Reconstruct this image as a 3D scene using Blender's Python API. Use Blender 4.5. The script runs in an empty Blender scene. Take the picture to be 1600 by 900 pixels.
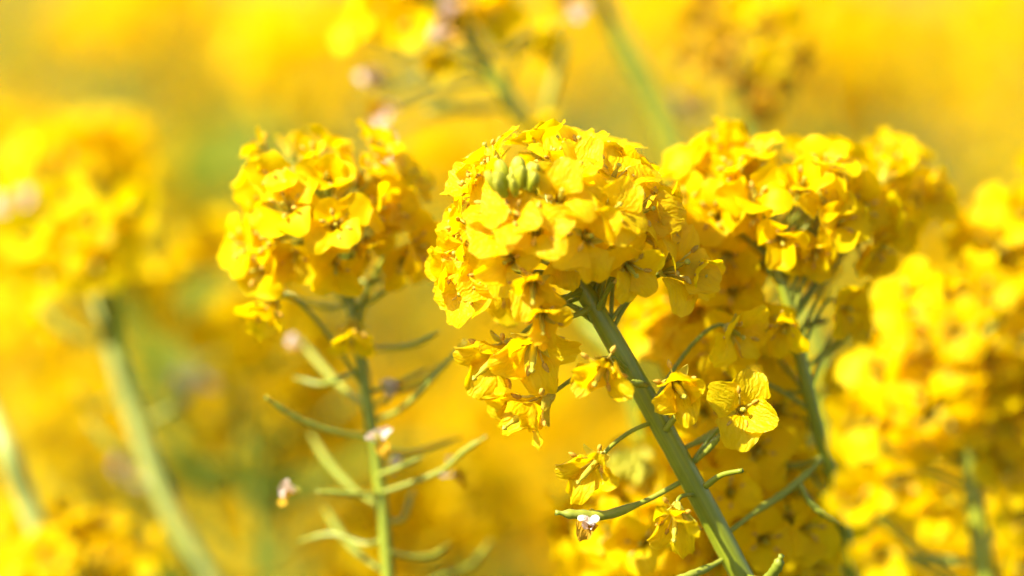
import bpy, math, random
from mathutils import Vector, Matrix, noise

# ------------------------------------------------------------------ camera, sky, sun, exposure
SC = bpy.context.scene
COL = SC.collection
R = math.radians
PITCH = R(9.0)
LENS, FRAME_W, CAM_H = 100.0, 0.208, 1.25          # mm, frame width (m) at the sharp plane, camera height
DF = LENS / 36.0 * FRAME_W                         # distance of that plane
CAM = Vector((0, 0, CAM_H))
FWD = Vector((0, math.cos(PITCH), -math.sin(PITCH)))
UP = Vector((0, math.sin(PITCH), math.cos(PITCH)))
RT = Vector((1, 0, 0))

cd = bpy.data.cameras.new('camera'); cam = bpy.data.objects.new('camera', cd); COL.objects.link(cam)
cam.location = CAM; cam.rotation_euler = (math.pi / 2 - PITCH, 0, 0)
cd.lens = LENS; cd.sensor_width = 36.0; cd.clip_start = 0.02; cd.clip_end = 2000
cd.dof.use_dof = True; cd.dof.focus_distance = DF - 0.007; cd.dof.aperture_fstop = 3.4
SC.camera = cam

TO_SUN = Vector((-0.62, -0.32, 0.72)).normalized()
w = bpy.data.worlds.new('World'); SC.world = w; w.use_nodes = True
nt = w.node_tree; nt.nodes.clear()
sky = nt.nodes.new('ShaderNodeTexSky'); sky.sky_type = 'NISHITA'; sky.sun_disc = False
sky.sun_elevation = math.asin(TO_SUN.z); sky.sun_rotation = math.atan2(TO_SUN.x, TO_SUN.y)
bg = nt.nodes.new('ShaderNodeBackground'); bg.inputs[1].default_value = 0.09
ow = nt.nodes.new('ShaderNodeOutputWorld')
nt.links.new(sky.outputs[0], bg.inputs[0]); nt.links.new(bg.outputs[0], ow.inputs[0])
ld = bpy.data.lights.new('sun', 'SUN'); ld.energy = 5.0; ld.angle = R(0.53); ld.color = (1, 0.94, 0.82)
sun = bpy.data.objects.new('sun', ld); COL.objects.link(sun)
sun.rotation_euler = TO_SUN.to_track_quat('Z', 'Y').to_euler(); sun.location = (-3, 0, 4)
SC.view_settings.view_transform = 'Standard'; SC.view_settings.look = 'None'
SC.view_settings.exposure = 1.62; SC.view_settings.gamma = 1.0; SC.view_settings.use_curve_mapping = False
SC.render.engine = 'CYCLES'; SC.cycles.use_denoising = True
SC.cycles.max_bounces = 8; SC.cycles.diffuse_bounces = 8; SC.cycles.transmission_bounces = 8; SC.cycles.glossy_bounces = 1
SC.cycles.caustics_reflective = False; SC.cycles.caustics_refractive = False
SC.cycles.use_adaptive_sampling = True; SC.cycles.adaptive_threshold = 0.03

MM = 0.001

def at(px, py, dd=0.0):
    """A point of the place: seen at (px, py) of the 1600 x 900 picture, dd millimetres behind the sharp plane."""
    D = DF + dd * MM
    k = FRAME_W / 1600.0 * D / DF
    return CAM + FWD * D + RT * ((px - 800) * k) + UP * (-(py - 450) * k)

def cv(r, u, t):
    """A direction given as right, up, towards the viewer."""
    return (RT * r + UP * u - FWD * t).normalized()

# ------------------------------------------------------------------ materials
def nodes(name):
    m = bpy.data.materials.new(name); m.use_nodes = True
    t = m.node_tree; t.nodes.clear()
    return m, t, (lambda k, **kw: mk(t, k, kw))

def mk(t, k, kw):
    n = t.nodes.new(k)
    for a, v in kw.items(): setattr(n, a, v)
    return n

def leafy(name, c_lo, c_hi, trans_col, trans, rough=0.45, spec=0.35, scale=500.0, veins=0.0, stripes=0.0, tip=None):
    """Thin plant tissue: mottled reflecting colour plus light let through."""
    m, t, N = nodes(name); L = t.links.new
    tc = N('ShaderNodeTexCoord'); oi = N('ShaderNodeObjectInfo')
    nz = N('ShaderNodeTexNoise'); nz.inputs['Scale'].default_value = scale; nz.inputs['Detail'].default_value = 4
    L(tc.outputs['Object'], nz.inputs['Vector'])
    mx = N('ShaderNodeMath', operation='MULTIPLY_ADD')
    L(oi.outputs['Random'], mx.inputs[0]); mx.inputs[1].default_value = 0.55; L(nz.outputs['Fac'], mx.inputs[2])
    mr = N('ShaderNodeMapRange'); mr.inputs[1].default_value = 0.35; mr.inputs[2].default_value = 1.25
    L(mx.outputs[0], mr.inputs[0])
    cr = N('ShaderNodeMix', data_type='RGBA')
    cr.inputs[6].default_value = (*c_lo, 1); cr.inputs[7].default_value = (*c_hi, 1); L(mr.outputs[0], cr.inputs[0])
    col = cr.outputs[2]
    p = N('ShaderNodeBsdfPrincipled'); p.inputs['Roughness'].default_value = rough
    p.inputs['Specular IOR Level'].default_value = spec
    if veins > 0:
        uv = N('ShaderNodeUVMap'); sp = N('ShaderNodeSeparateXYZ'); L(uv.outputs[0], sp.inputs[0])
        # fan-like veins: stripes along the petal that spread with its width
        wn = N('ShaderNodeTexNoise'); wn.inputs['Scale'].default_value = 6.0; L(uv.outputs[0], wn.inputs['Vector'])
        a = N('ShaderNodeMath', operation='MULTIPLY_ADD'); L(sp.outputs[0], a.inputs[0]); a.inputs[1].default_value = 58.0
        b = N('ShaderNodeMath', operation='MULTIPLY'); L(wn.outputs['Fac'], b.inputs[0]); b.inputs[1].default_value = 14.0
        L(b.outputs[0], a.inputs[2])
        s = N('ShaderNodeMath', operation='SINE'); L(a.outputs[0], s.inputs[0])
        nb = N('ShaderNodeTexNoise'); nb.inputs['Scale'].default_value = 900.0; nb.inputs['Detail'].default_value = 3
        L(tc.outputs['Object'], nb.inputs['Vector'])
        h = N('ShaderNodeMath', operation='MULTIPLY_ADD'); L(nb.outputs['Fac'], h.inputs[0]); h.inputs[1].default_value = 2.4; L(s.outputs[0], h.inputs[2])
        bp = N('ShaderNodeBump'); bp.inputs['Strength'].default_value = veins; bp.inputs['Distance'].default_value = 0.00012
        L(h.outputs[0], bp.inputs['Height']); L(bp.outputs[0], p.inputs['Normal'])
        vr = N('ShaderNodeMapRange'); vr.inputs[1].default_value = 0.75; vr.inputs[2].default_value = 1.0
        vr.inputs[3].default_value = 0.0; vr.inputs[4].default_value = 0.22; L(s.outputs[0], vr.inputs[0])
        dk = N('ShaderNodeMix', data_type='RGBA'); L(vr.outputs[0], dk.inputs[0]); L(col, dk.inputs[6])
        dk.inputs[7].default_value = (c_lo[0] * 0.8, c_lo[1] * 0.68, c_lo[2] * 0.6, 1); col = dk.outputs[2]
    if stripes > 0:
        us = N('ShaderNodeUVMap'); mp = N('ShaderNodeMapping'); mp.inputs['Scale'].default_value = (14, 5, 1); L(us.outputs[0], mp.inputs[0])
        ns = N('ShaderNodeTexNoise'); ns.inputs['Scale'].default_value = 1.6; ns.inputs['Detail'].default_value = 3
        L(mp.outputs[0], ns.inputs['Vector'])
        bp = N('ShaderNodeBump'); bp.inputs['Strength'].default_value = stripes; bp.inputs['Distance'].default_value = 0.00015
        L(ns.outputs['Fac'], bp.inputs['Height']); L(bp.outputs[0], p.inputs['Normal'])
        bl = N('ShaderNodeMapRange'); bl.inputs[1].default_value = 0.45; bl.inputs[2].default_value = 0.75; bl.inputs[4].default_value = 0.55
        L(ns.outputs['Fac'], bl.inputs[0])
        dk = N('ShaderNodeMix', data_type='RGBA'); L(bl.outputs[0], dk.inputs[0]); L(col, dk.inputs[6])
        dk.inputs[7].default_value = (c_hi[0] * 1.35, c_hi[1] * 1.3, c_hi[2] * 1.6, 1); col = dk.outputs[2]
    if tip is not None:                                     # another colour towards one end of the piece (z up)
        sp = N('ShaderNodeSeparateXYZ'); L(tc.outputs['Generated'], sp.inputs[0])
        tr = N('ShaderNodeMapRange'); tr.inputs[1].default_value = 0.55; tr.inputs[2].default_value = 1.0; L(sp.outputs[2], tr.inputs[0])
        tm = N('ShaderNodeMix', data_type='RGBA'); L(tr.outputs[0], tm.inputs[0]); L(col, tm.inputs[6])
        tm.inputs[7].default_value = (*tip, 1); col = tm.outputs[2]
    L(col, p.inputs['Base Color'])
    out = N('ShaderNodeOutputMaterial')
    if trans > 0:
        tr = N('ShaderNodeBsdfTranslucent')
        ml = N('ShaderNodeMix', data_type='RGBA', blend_type='MULTIPLY'); ml.inputs[0].default_value = 1.0
        L(col, ml.inputs[6]); ml.inputs[7].default_value = (*trans_col, 1)
        L(ml.outputs[2], tr.inputs['Color'])
        ms = N('ShaderNodeMixShader'); ms.inputs[0].default_value = trans
        L(p.outputs[0], ms.inputs[1]); L(tr.outputs[0], ms.inputs[2]); L(ms.outputs[0], out.inputs[0])
    else:
        L(p.outputs[0], out.inputs[0])
    return m

M = {}
M['petal'] = leafy('petal_yellow', (0.87, 0.61, 0.001), (0.96, 0.77, 0.003), (1.0, 0.95, 0.3), 0.66, 0.45, 0.22, 260, veins=0.5)
M['petal_young'] = leafy('petal_lemon', (0.84, 0.62, 0.002), (0.92, 0.76, 0.006), (1.0, 0.96, 0.3), 0.5, 0.5, 0.16, 260, veins=0.3)
M['petal_old'] = leafy('petal_fading', (0.87, 0.585, 0.001), (0.96, 0.73, 0.003), (1.0, 0.95, 0.3), 0.65, 0.5, 0.2, 300, veins=0.55)
M['petal_dry'] = leafy('petal_dried_pale', (0.74, 0.56, 0.44), (0.92, 0.82, 0.72), (1.0, 0.88, 0.7), 0.4, 0.6, 0.2, 700, veins=0.5)
M['petal_brown'] = leafy('petal_brown_orange', (0.45, 0.24, 0.008), (0.64, 0.38, 0.015), (1.0, 0.8, 0.5), 0.4, 0.6, 0.2, 700, veins=0.5)  # brown-orange petals: top-edge cluster, and one petal of each dried flower
M['sepal'] = leafy('sepal_green_yellow', (0.52, 0.46, 0.03), (0.68, 0.58, 0.05), (1.0, 0.95, 0.5), 0.35, 0.45, 0.3, 500)
M['bud'] = leafy('bud_green', (0.34, 0.35, 0.012), (0.52, 0.48, 0.02), (1.0, 1.0, 0.5), 0.2, 0.5, 0.2, 900, tip=(0.52, 0.48, 0.05))
M['stem'] = leafy('stem_green', (0.155, 0.185, 0.006), (0.235, 0.262, 0.013), (1, 1, 0.5), 0.0, 0.38, 0.45, 300, stripes=0.5)
M['stem_pale'] = leafy('stem_pale_green', (0.24, 0.28, 0.045), (0.33, 0.36, 0.075), (1, 1, 0.6), 0.0, 0.42, 0.4, 300, stripes=0.4)
M['stalk'] = leafy('stalk_green', (0.20, 0.235, 0.012), (0.31, 0.32, 0.025), (1, 1, 0.5), 0.15, 0.4, 0.4, 600)
M['pod'] = leafy('pod_green', (0.21, 0.245, 0.016), (0.34, 0.35, 0.04), (1, 1, 0.5), 0.15, 0.4, 0.4, 500)
M['pistil'] = leafy('pistil_green', (0.46, 0.42, 0.03), (0.60, 0.52, 0.05), (1, 1, 0.5), 0.25, 0.4, 0.35, 900)
M['filament'] = leafy('filament_yellow', (0.72, 0.58, 0.06), (0.82, 0.68, 0.12), (1, 0.95, 0.6), 0.35, 0.5, 0.2, 900)
M['anther'] = leafy('anther_brown', (0.42, 0.22, 0.015), (0.70, 0.46, 0.06), (1, 0.9, 0.6), 0.1, 0.7, 0.15, 1500)
M['leaf'] = leafy('leaf_green', (0.06, 0.11, 0.018), (0.13, 0.19, 0.04), (1.0, 1.25, 0.35), 0.35, 0.45, 0.35, 120)

def plain(name, c, tc, trans, rough=0.55):
    m, t, N = nodes(name); L = t.links.new
    oi = N('ShaderNodeObjectInfo'); ge = N('ShaderNodeNewGeometry')
    a = N('ShaderNodeMath', operation='ADD'); L(oi.outputs['Random'], a.inputs[0]); L(ge.outputs['Random Per Island'], a.inputs[1])
    mr = N('ShaderNodeMapRange'); mr.inputs[2].default_value = 2.0; L(a.outputs[0], mr.inputs[0])
    mx = N('ShaderNodeMix', data_type='RGBA'); mx.inputs[6].default_value = (*[v * 0.88 for v in c], 1); mx.inputs[7].default_value = (c[0] * 1.07, c[1] * 1.14, c[2], 1); L(mr.outputs[0], mx.inputs[0])
    d = N('ShaderNodeBsdfPrincipled'); d.inputs['Roughness'].default_value = 0.45; d.inputs['Specular IOR Level'].default_value = 0.08; L(mx.outputs[2], d.inputs[0])
    tr = N('ShaderNodeBsdfTranslucent'); ml = N('ShaderNodeMix', data_type='RGBA', blend_type='MULTIPLY'); ml.inputs[0].default_value = 1
    L(mx.outputs[2], ml.inputs[6]); ml.inputs[7].default_value = (*tc, 1); L(ml.outputs[2], tr.inputs[0])
    ms = N('ShaderNodeMixShader'); ms.inputs[0].default_value = trans; L(d.outputs[0], ms.inputs[1]); L(tr.outputs[0], ms.inputs[2])
    o = N('ShaderNodeOutputMaterial'); L(ms.outputs[0], o.inputs[0]); return m
M['petal_far'] = plain('petal_yellow_simple', (0.90, 0.632, 0.001), (1.0, 0.94, 0.3), 0.63)
M['leaf_far'] = plain('leaf_green_simple', (0.15, 0.165, 0.010), (1.0, 1.2, 0.35), 0.35)
M['stem_far'] = plain('stem_green_simple', (0.155, 0.19, 0.02), (1, 1, 0.4), 0.05)

def ground_mat():
    m, t, N = nodes('soil'); L = t.links.new
    tc = N('ShaderNodeTexCoord')
    n1 = N('ShaderNodeTexNoise'); n1.inputs['Scale'].default_value = 6; n1.inputs['Detail'].default_value = 8; L(tc.outputs['Object'], n1.inputs['Vector'])
    cr = N('ShaderNodeValToRGB'); L(n1.outputs['Fac'], cr.inputs[0])
    cr.color_ramp.elements[0].position = 0.38; cr.color_ramp.elements[0].color = (0.055, 0.038, 0.020, 1)
    cr.color_ramp.elements[1].position = 0.62; cr.color_ramp.elements[1].color = (0.06, 0.085, 0.022, 1)
    n2 = N('ShaderNodeTexNoise'); n2.inputs['Scale'].default_value = 60; n2.inputs['Detail'].default_value = 6; L(tc.outputs['Object'], n2.inputs['Vector'])
    bp = N('ShaderNodeBump'); bp.inputs['Distance'].default_value = 0.02; L(n2.outputs['Fac'], bp.inputs['Height'])
    p = N('ShaderNodeBsdfPrincipled'); p.inputs['Roughness'].default_value = 0.95
    L(cr.outputs[0], p.inputs['Base Color']); L(bp.outputs[0], p.inputs['Normal'])
    o = N('ShaderNodeOutputMaterial'); L(p.outputs[0], o.inputs[0]); return m
M['soil'] = ground_mat()

# ------------------------------------------------------------------ mesh helpers
class MB:
    def __init__(s): s.v = []; s.f = []; s.m = []; s.uv = []; s.mats = []
    def mi(s, key):
        if key not in s.mats: s.mats.append(key)
        return s.mats.index(key)
    def grid(s, rows, key, uvs=None, close=False, T=None):
        """rows: list of equally long lists of points."""
        b = len(s.v); n = len(rows[0]); k = s.mi(key)
        for r, row in enumerate(rows):
            for c, p in enumerate(row):
                s.v.append(T @ p if T else p)
                s.uv.append(uvs[r][c] if uvs else (c / max(1, n - 1), r / max(1, len(rows) - 1)))
        for r in range(len(rows) - 1):
            for c in range(n if close else n - 1):
                c2 = (c + 1) % n
                s.f.append((b + r * n + c, b + r * n + c2, b + (r + 1) * n + c2, b + (r + 1) * n + c)); s.m.append(k)
        return b
    def tube(s, pts, rad, key, sides=8, T=None, caps=True):
        b = len(s.v); rows = []
        up = Vector((0.13, 0.21, 0.97)) if abs((pts[-1] - pts[0]).normalized().z) < 0.9 else Vector((1, 0.1, 0))
        for i, p in enumerate(pts):
            t = (pts[min(i + 1, len(pts) - 1)] - pts[max(i - 1, 0)]).normalized()
            a = t.cross(up).normalized(); c = a.cross(t).normalized(); up = c
            rows.append([p + (a * math.cos(2 * math.pi * j / sides) + c * math.sin(2 * math.pi * j / sides)) * rad[i] for j in range(sides)])
        s.grid(rows, key, close=True, T=T)
        if caps:
            k = s.mi(key); n = len(rows)
            s.f.append(tuple(b + j for j in reversed(range(sides)))); s.m.append(k)
            s.f.append(tuple(b + (n - 1) * sides + j for j in range(sides))); s.m.append(k)
    def mesh(s, name):
        me = bpy.data.meshes.new(name); me.from_pydata([tuple(v) for v in s.v], [], s.f)
        for k in s.mats: me.materials.append(M[k])
        me.polygons.foreach_set('material_index', s.m)
        me.polygons.foreach_set('use_smooth', [True] * len(s.f))
        ul = me.uv_layers.new(name='UVMap'); buf = []
        for f in s.f:
            for i in f: buf += s.uv[i]
        ul.data.foreach_set('uv', buf); me.update(); return me

def link(name, data, parent=None, mat=None):
    o = bpy.data.objects.new(name, data); COL.objects.link(o)
    if parent is not None: o.parent = parent
    if mat is not None: o.matrix_basis = mat
    return o

def tag(o, label, cat='rapeseed plant', group='rapeseed plants in bloom'):
    o['label'] = label; o['category'] = cat
    if group: o['group'] = group
    return o

def smooth(a, b, x):
    t = min(1, max(0, (x - a) / (b - a))); return t * t * (3 - 2 * t)

def catmull(P, n):
    Q = [P[0] * 2 - P[1]] + list(P) + [P[-1] * 2 - P[-2]]; out = []
    for i in range(1, len(Q) - 2):
        a, b, c, d = Q[i - 1:i + 3]
        for k in range(n):
            t = k / n
            out.append(0.5 * ((2 * b) + (c - a) * t + (2 * a - 5 * b + 4 * c - d) * t * t + (3 * b - a - 3 * c + d) * t ** 3))
    out.append(P[-1].copy()); return out

def bez(a, b, c, d, n):
    return [a * (1 - t) ** 3 + b * (3 * t * (1 - t) ** 2) + c * (3 * t * t * (1 - t)) + d * t ** 3 for t in [i / n for i in range(n + 1)]]

# ------------------------------------------------------------------ petals and flower pieces (axis +Z, petal grows towards +Y)
def petal_rows(seed, nu, nv, L=10.6, W=4.0, opening=12, curl=25, pleat=0.35, crumple=0.5, cup=0.6, fold=0.0):
    rnd = random.Random(seed); off = Vector((rnd.uniform(-50, 50), rnd.uniform(-50, 50), rnd.uniform(-50, 50)))
    # centre line
    S = 40; y = 0.9; z = 0.0; path = []
    for i in range(S + 1):
        s = i / S
        th = 78 + (opening - 78) * smooth(0.22, 0.52, s) - curl * smooth(0.55, 1.0, s)
        path.append((y, z, R(th)))
        y += math.cos(R(th)) * L / S; z += math.sin(R(th)) * L / S
    def on(s):
        f = min(max(s, 0), 1) * S; i = min(int(f), S - 1); k = f - i
        a, b = path[i], path[i + 1]; return [a[j] * (1 - k) + b[j] * k for j in range(3)]
    ph1, ph2 = rnd.uniform(0, 6.3), rnd.uniform(0, 6.3)
    skew = rnd.uniform(-0.12, 0.12); wl, wr = rnd.uniform(0.88, 1.1), rnd.uniform(0.88, 1.1)
    rows, uvs = [], []
    for r in range(nv):
        v = r / (nv - 1); v = v ** 0.9; row = []; ur = []
        wdt = 0.17 + 0.83 * smooth(0.22, 0.66, v) - 0.28 * smooth(0.72, 1.0, v)
        for c in range(nu):
            u = -1 + 2 * c / (nu - 1)
            e = smooth(0.3, 0.9, v)
            n1 = noise.noise(Vector((u * 1.6, v * 2.2, 0)) + off); n2 = noise.noise(Vector((u * 4.2, v * 4.5, 3)) + off)
            s = v - e * (0.24 * abs(u) ** 2.4 + 0.035 * math.exp(-(u / 0.22) ** 2)) + e * v * (0.04 * n2 + skew * u * 0.5)
            yy, zz, th = on(s)
            h = e * (pleat * math.sin(u * 4.4 + ph1) * (0.4 + 0.6 * v) + 0.45 * pleat * math.sin(u * 9.5 + ph2) * v
                     + crumple * (0.9 * n1 + 0.55 * n2)) + cup * u * u * (0.3 + 0.7 * e)
            h += fold * max(0, u * (1 if ph1 > 3.1 else -1) - 0.1) ** 1.5 * e * 3.0
            x = u * W * wdt * (wl if u < 0 else wr) * (1 - 0.06 * abs(fold)) + 0.25 * e * n1
            row.append(Vector((x, yy - math.sin(th) * h, zz + math.cos(th) * h)) * MM)
            ur.append((u * (0.35 + 0.65 * wdt) * 0.5 + 0.5, v))
        rows.append(row); uvs.append(ur)
    return rows, uvs

PK = {  # how open, how crumpled
    'young': dict(L=9.2, W=3.4, opening=48, curl=14, pleat=0.22, crumple=0.4, cup=0.9),
    'open': dict(L=11.9, W=5.1, opening=22, curl=22, pleat=0.3, crumple=0.52, cup=0.6),
    'cupped': dict(L=11.2, W=4.6, opening=44, curl=26, pleat=0.28, crumple=0.6, cup=0.8),
    'old': dict(L=11.2, W=4.1, opening=56, curl=34, pleat=0.42, crumple=0.9, cup=0.9, fold=0.15),
    'brown': dict(L=9.5, W=3.2, opening=50, curl=60, pleat=0.5, crumple=1.1, cup=0.7, fold=0.4),
    'dry': dict(L=7.6, W=2.3, opening=60, curl=70, pleat=0.6, crumple=1.4, cup=0.9, fold=0.8),
}
MATKEY = {'young': 'petal_young', 'open': 'petal', 'cupped': 'petal', 'old': 'petal_old', 'dry': 'petal_dry', 'brown': 'petal_brown'}
PET = {}
def petal_mesh(state, lod, i):
    key = (state, lod, i)
    if key not in PET:
        nu, nv = {0: (13, 15), 1: (8, 9), 2: (4, 5)}[lod]
        rnd = random.Random(hash((state, i)) & 0xffff if False else (sum(map(ord, state)) * 31 + i))
        k = dict(PK[state])
        k['opening'] += rnd.uniform(-12, 12); k['curl'] += rnd.uniform(-14, 22); k['W'] *= rnd.uniform(0.9, 1.08)
        k['L'] *= rnd.uniform(0.94, 1.06); k['crumple'] *= rnd.uniform(0.7, 1.5); k['pleat'] *= rnd.uniform(0.6, 1.5)
        if rnd.random() < 0.3: k['fold'] = rnd.uniform(0.2, 0.6)
        rows, uvs = petal_rows(i * 7 + len(state), nu, nv, **k)
        b = MB(); b.grid(rows, MATKEY[state] if lod == 0 or state in ('dry', 'brown') else 'petal_far', uvs); PET[key] = b.mesh('petal')
    return PET[key]

def lathe(prof, key, sides, T=None, b=None):
    b = b or MB()
    b.grid([[Vector((r * math.cos(2 * math.pi * j / sides), r * math.sin(2 * math.pi * j / sides), z)) * MM for j in range(sides)] for r, z in prof], key, close=True, T=T)
    return b

def sepal_rows(nv=6, nu=4, L=6.2, W=1.0, opening=52):
    rows = []; y = 1.0; z = -0.3
    for r in range(nv):
        v = r / (nv - 1); th = R(75 + (opening - 75) * smooth(0, .5, v)); wd = W * (0.75 + 0.5 * math.sin(v * math.pi) - 0.65 * v ** 3)
        rows.append([Vector((u * wd, y - math.sin(th) * 0.45 * u * u, z + math.cos(th) * 0.45 * u * u)) * MM for u in [-1 + 2 * c / (nu - 1) for c in range(nu)]])
        y += math.cos(th) * L / nv; z += math.sin(th) * L / nv
    return rows

def stamen(b, a, L, lean, T=None, sides=5):
    d = Vector((math.cos(a), math.sin(a), 0)); o = d * 1.0 * MM
    P = [o + (d * math.sin(lean) * s * s + Vector((0, 0, 1)) * s * math.cos(lean * s)) * L * MM for s in (0, .35, .7, 1)]
    b.tube(P, [0.28 * MM, 0.25 * MM, 0.22 * MM, 0.18 * MM], 'filament', sides, T)
    t = (P[-1] - P[-2]).normalized(); side = (t + d * 0.7).normalized()
    A = [P[-1] - side * 0.5 * MM, P[-1] - side * 0.1 * MM, P[-1] + side * 0.8 * MM, P[-1] + side * 1.5 * MM]
    b.tube(A, [0.2 * MM, 0.52 * MM, 0.48 * MM, 0.12 * MM], 'anther', sides + 1, T)

SHARED = {}
def shared():
    b = lathe([(0.05, -0.9), (0.55, -0.7), (1.0, -0.2), (1.15, 0.3), (0.9, 0.8), (0.1, 1.0)], 'sepal', 8); SHARED['flower'] = b.mesh('flower')
    b = lathe([(0.45, 0.5), (0.62, 1.6), (0.66, 3.2), (0.5, 4.6), (0.28, 5.2), (0.3, 5.8), (0.62, 6.2), (0.55, 6.7), (0.05, 6.9)], 'pistil', 7); SHARED['pistil'] = b.mesh('pistil')
    b = lathe([(0.45, 0.5), (0.62, 2.0), (0.7, 5.0), (0.62, 8.0), (0.3, 9.0), (0.3, 10), (0.58, 10.3), (0.05, 10.9)], 'pistil', 7); SHARED['pistil_long'] = b.mesh('pistil')
    for k in range(3):
        b = MB(); stamen(b, math.pi / 2, (5.6, 6.4, 4.4)[k], (0.35, 0.55, 0.85)[k]); SHARED['stamen%d' % k] = b.mesh('stamen')
    b = MB(); b.grid(sepal_rows(), 'sepal'); SHARED['sepal'] = b.mesh('sepal')
    b = MB(); b.grid(sepal_rows(opening=15), 'sepal'); SHARED['sepal_low'] = b.mesh('sepal')
    # centre of a flower that is out of focus: sepals, stamens and pistil in one piece
    for k in range(2):
        b = lathe([(0.3, -0.8), (1.1, 0), (0.4, 1.0), (0.6, 3.0), (0.45, 5.0), (0.6, 6.2), (0.05, 6.8)], 'pistil', 5)
        for j in range(6): stamen(b, j * math.pi / 3 + 0.3 * k, 5.8 - 1.2 * (j % 3 == 0), 0.35 + 0.3 * (j % 3 == 0), sides=4)
        for j in range(4): b.grid(sepal_rows(4, 3, opening=45 - 30 * k), 'sepal', T=Matrix.Rotation(math.pi / 4 + j * math.pi / 2, 4, 'Z'))
        SHARED['centre%d' % k] = b.mesh('flower')
    for k in range(3):
        s = (1.0, 0.82, 1.15)[k]
        b = lathe([(0.3, 0), (0.95, 0.5), (1.35 * s, 1.8), (1.4 * s, 3.2), (1.15 * s, 4.5), (0.6, 5.4), (0.1, 5.7)], 'bud', 8)
        for j in range(4): b.grid([[p * 1.06 for p in row] for row in bud_sepal(s)], 'bud', T=Matrix.Rotation(j * math.pi / 2 + 0.2, 4, 'Z'))
        SHARED['bud%d' % k] = b.mesh('bud')

def bud_sepal(s):
    rows = []
    for r, z in [(0.95, 0.5), (1.35 * s, 1.8), (1.42 * s, 3.2), (1.15 * s, 4.5), (0.55, 5.3)]:
        rows.append([Vector((math.sin(a) * r * (1 if abs(a) < 0.5 else 0.93), math.cos(a) * r * (1 if abs(a) < 0.5 else 0.93), z)) * MM for a in (-0.7, -0.35, 0, 0.35, 0.7)])
    return rows
shared()

def frame(p, n, roll):
    """Matrix that stands a piece on p, its axis along n."""
    q = n.to_track_quat('Z', 'Y').to_matrix().to_4x4()
    return Matrix.Translation(p) @ q @ Matrix.Rotation(roll, 4, 'Z')

def add_flower(plant, p, n, state, rnd, tier, scale=1.0, roll=None, npet=4):
    """tier 0: sharp (petals, sepals, stamens, pistil); tier 1: soft (petals + centre); tier 2: far, one mesh."""
    roll = rnd.uniform(0, 6.28) if roll is None else roll
    T = frame(p, n, roll) @ Matrix.Scale(scale, 4)
    if tier == 2:
        return link('flower', WHOLE[state][rnd.randrange(5)], plant, T)
    f = link('flower', SHARED['flower'] if tier == 0 else SHARED['centre%d' % (state == 'old')], plant, T)
    nm = 16 if tier == 0 else 10
    for k in range(npet):
        a = k * math.pi / 2 + (0.16 if k % 2 else -0.16) + rnd.uniform(-0.12, 0.12)
        tilt = rnd.gauss(0, 0.13)
        Tp = Matrix.Rotation(a, 4, 'Z') @ Matrix.Rotation(tilt, 4, 'X') @ Matrix.Rotation(rnd.gauss(0, 0.1), 4, 'Y') @ Matrix.Scale(rnd.uniform(0.93, 1.07), 4)
        link('petal', petal_mesh(state, tier, rnd.randrange(nm)), f, Tp)
    if tier == 0:
        for k in range(4):
            link('sepal', SHARED['sepal_low' if state in ('old', 'open') and rnd.random() < .5 else 'sepal'], f, Matrix.Rotation(math.pi / 4 + k * math.pi / 2 + rnd.uniform(-.1, .1), 4, 'Z'))
        link('pistil', SHARED['pistil_long' if state == 'old' else 'pistil'], f)
        for k in range(6):
            link('stamen', SHARED['stamen%d' % (2 if k % 3 == 0 else rnd.randrange(2))], f, Matrix.Rotation(k * math.pi / 3 + rnd.uniform(-.15, .15), 4, 'Z'))
    return f

def whole_flower_mesh(b, state, seed, T, lod=2):
    key = MATKEY[state] if lod == 1 and state in ('dry', 'brown') else 'petal_far'
    rnd = random.Random(seed)
    for k in range(4):
        kk = dict(PK[state]); kk['opening'] += rnd.uniform(-14, 14); kk['curl'] += rnd.uniform(-10, 20)
        nu, nv = {1: (5, 6), 2: (3, 4)}[lod]
        rows, uvs = petal_rows(seed * 11 + k, nu, nv, **kk)
        b.grid(rows, key, uvs, T=T @ Matrix.Rotation(k * math.pi / 2 + rnd.uniform(-.2, .2), 4, 'Z'))
    if lod == 1:
        lathe([(0.3, -0.8), (1.1, 0), (0.7, 3.0), (1.2, 5.6), (0.3, 6.8)], 'pistil', 5, T, b)

WHOLE = {}
for st in ('young', 'open', 'cupped', 'old', 'dry', 'brown'):
    WHOLE[st] = []
    for i in range(5):
        b = MB(); whole_flower_mesh(b, st, 100 + i * 5, Matrix.Identity(4), 1); WHOLE[st].append(b.mesh('flower'))

# ------------------------------------------------------------------ leaf (bluish green, clasping the stem)
LEAF = []; LEAF_FAR = []
for i in range(5):
    rnd = random.Random(70 + i); rows = []; n = 14; y = z = 0.0; Lf = (70, 55, 90, 45, 80)[i]; Wf = Lf * 0.16
    for r in range(n):
        v = r / (n - 1); th = R(50 - 75 * v - 10 * i % 17)
        wd = Wf * (0.55 + 0.75 * math.sin(min(1, v * 1.25 + 0.12) * math.pi) ** 0.8 * (1 - 0.3 * v)) * (1 - v ** 5)
        rows.append([Vector((u * wd, y, z + abs(u) * wd * 0.28 + 1.4 * noise.noise(Vector((u * 1.5, v * 5, i * 9))) * abs(u))) * MM for u in (-1, -.6, -.25, 0, .25, .6, 1)])
        y += math.cos(th) * Lf / n; z += math.sin(th) * Lf / n
    b = MB(); b.grid(rows, 'leaf'); LEAF.append(b.mesh('leaf'))
    b = MB(); b.grid(rows, 'leaf_far'); LEAF_FAR.append(b.mesh('leaf'))

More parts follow.
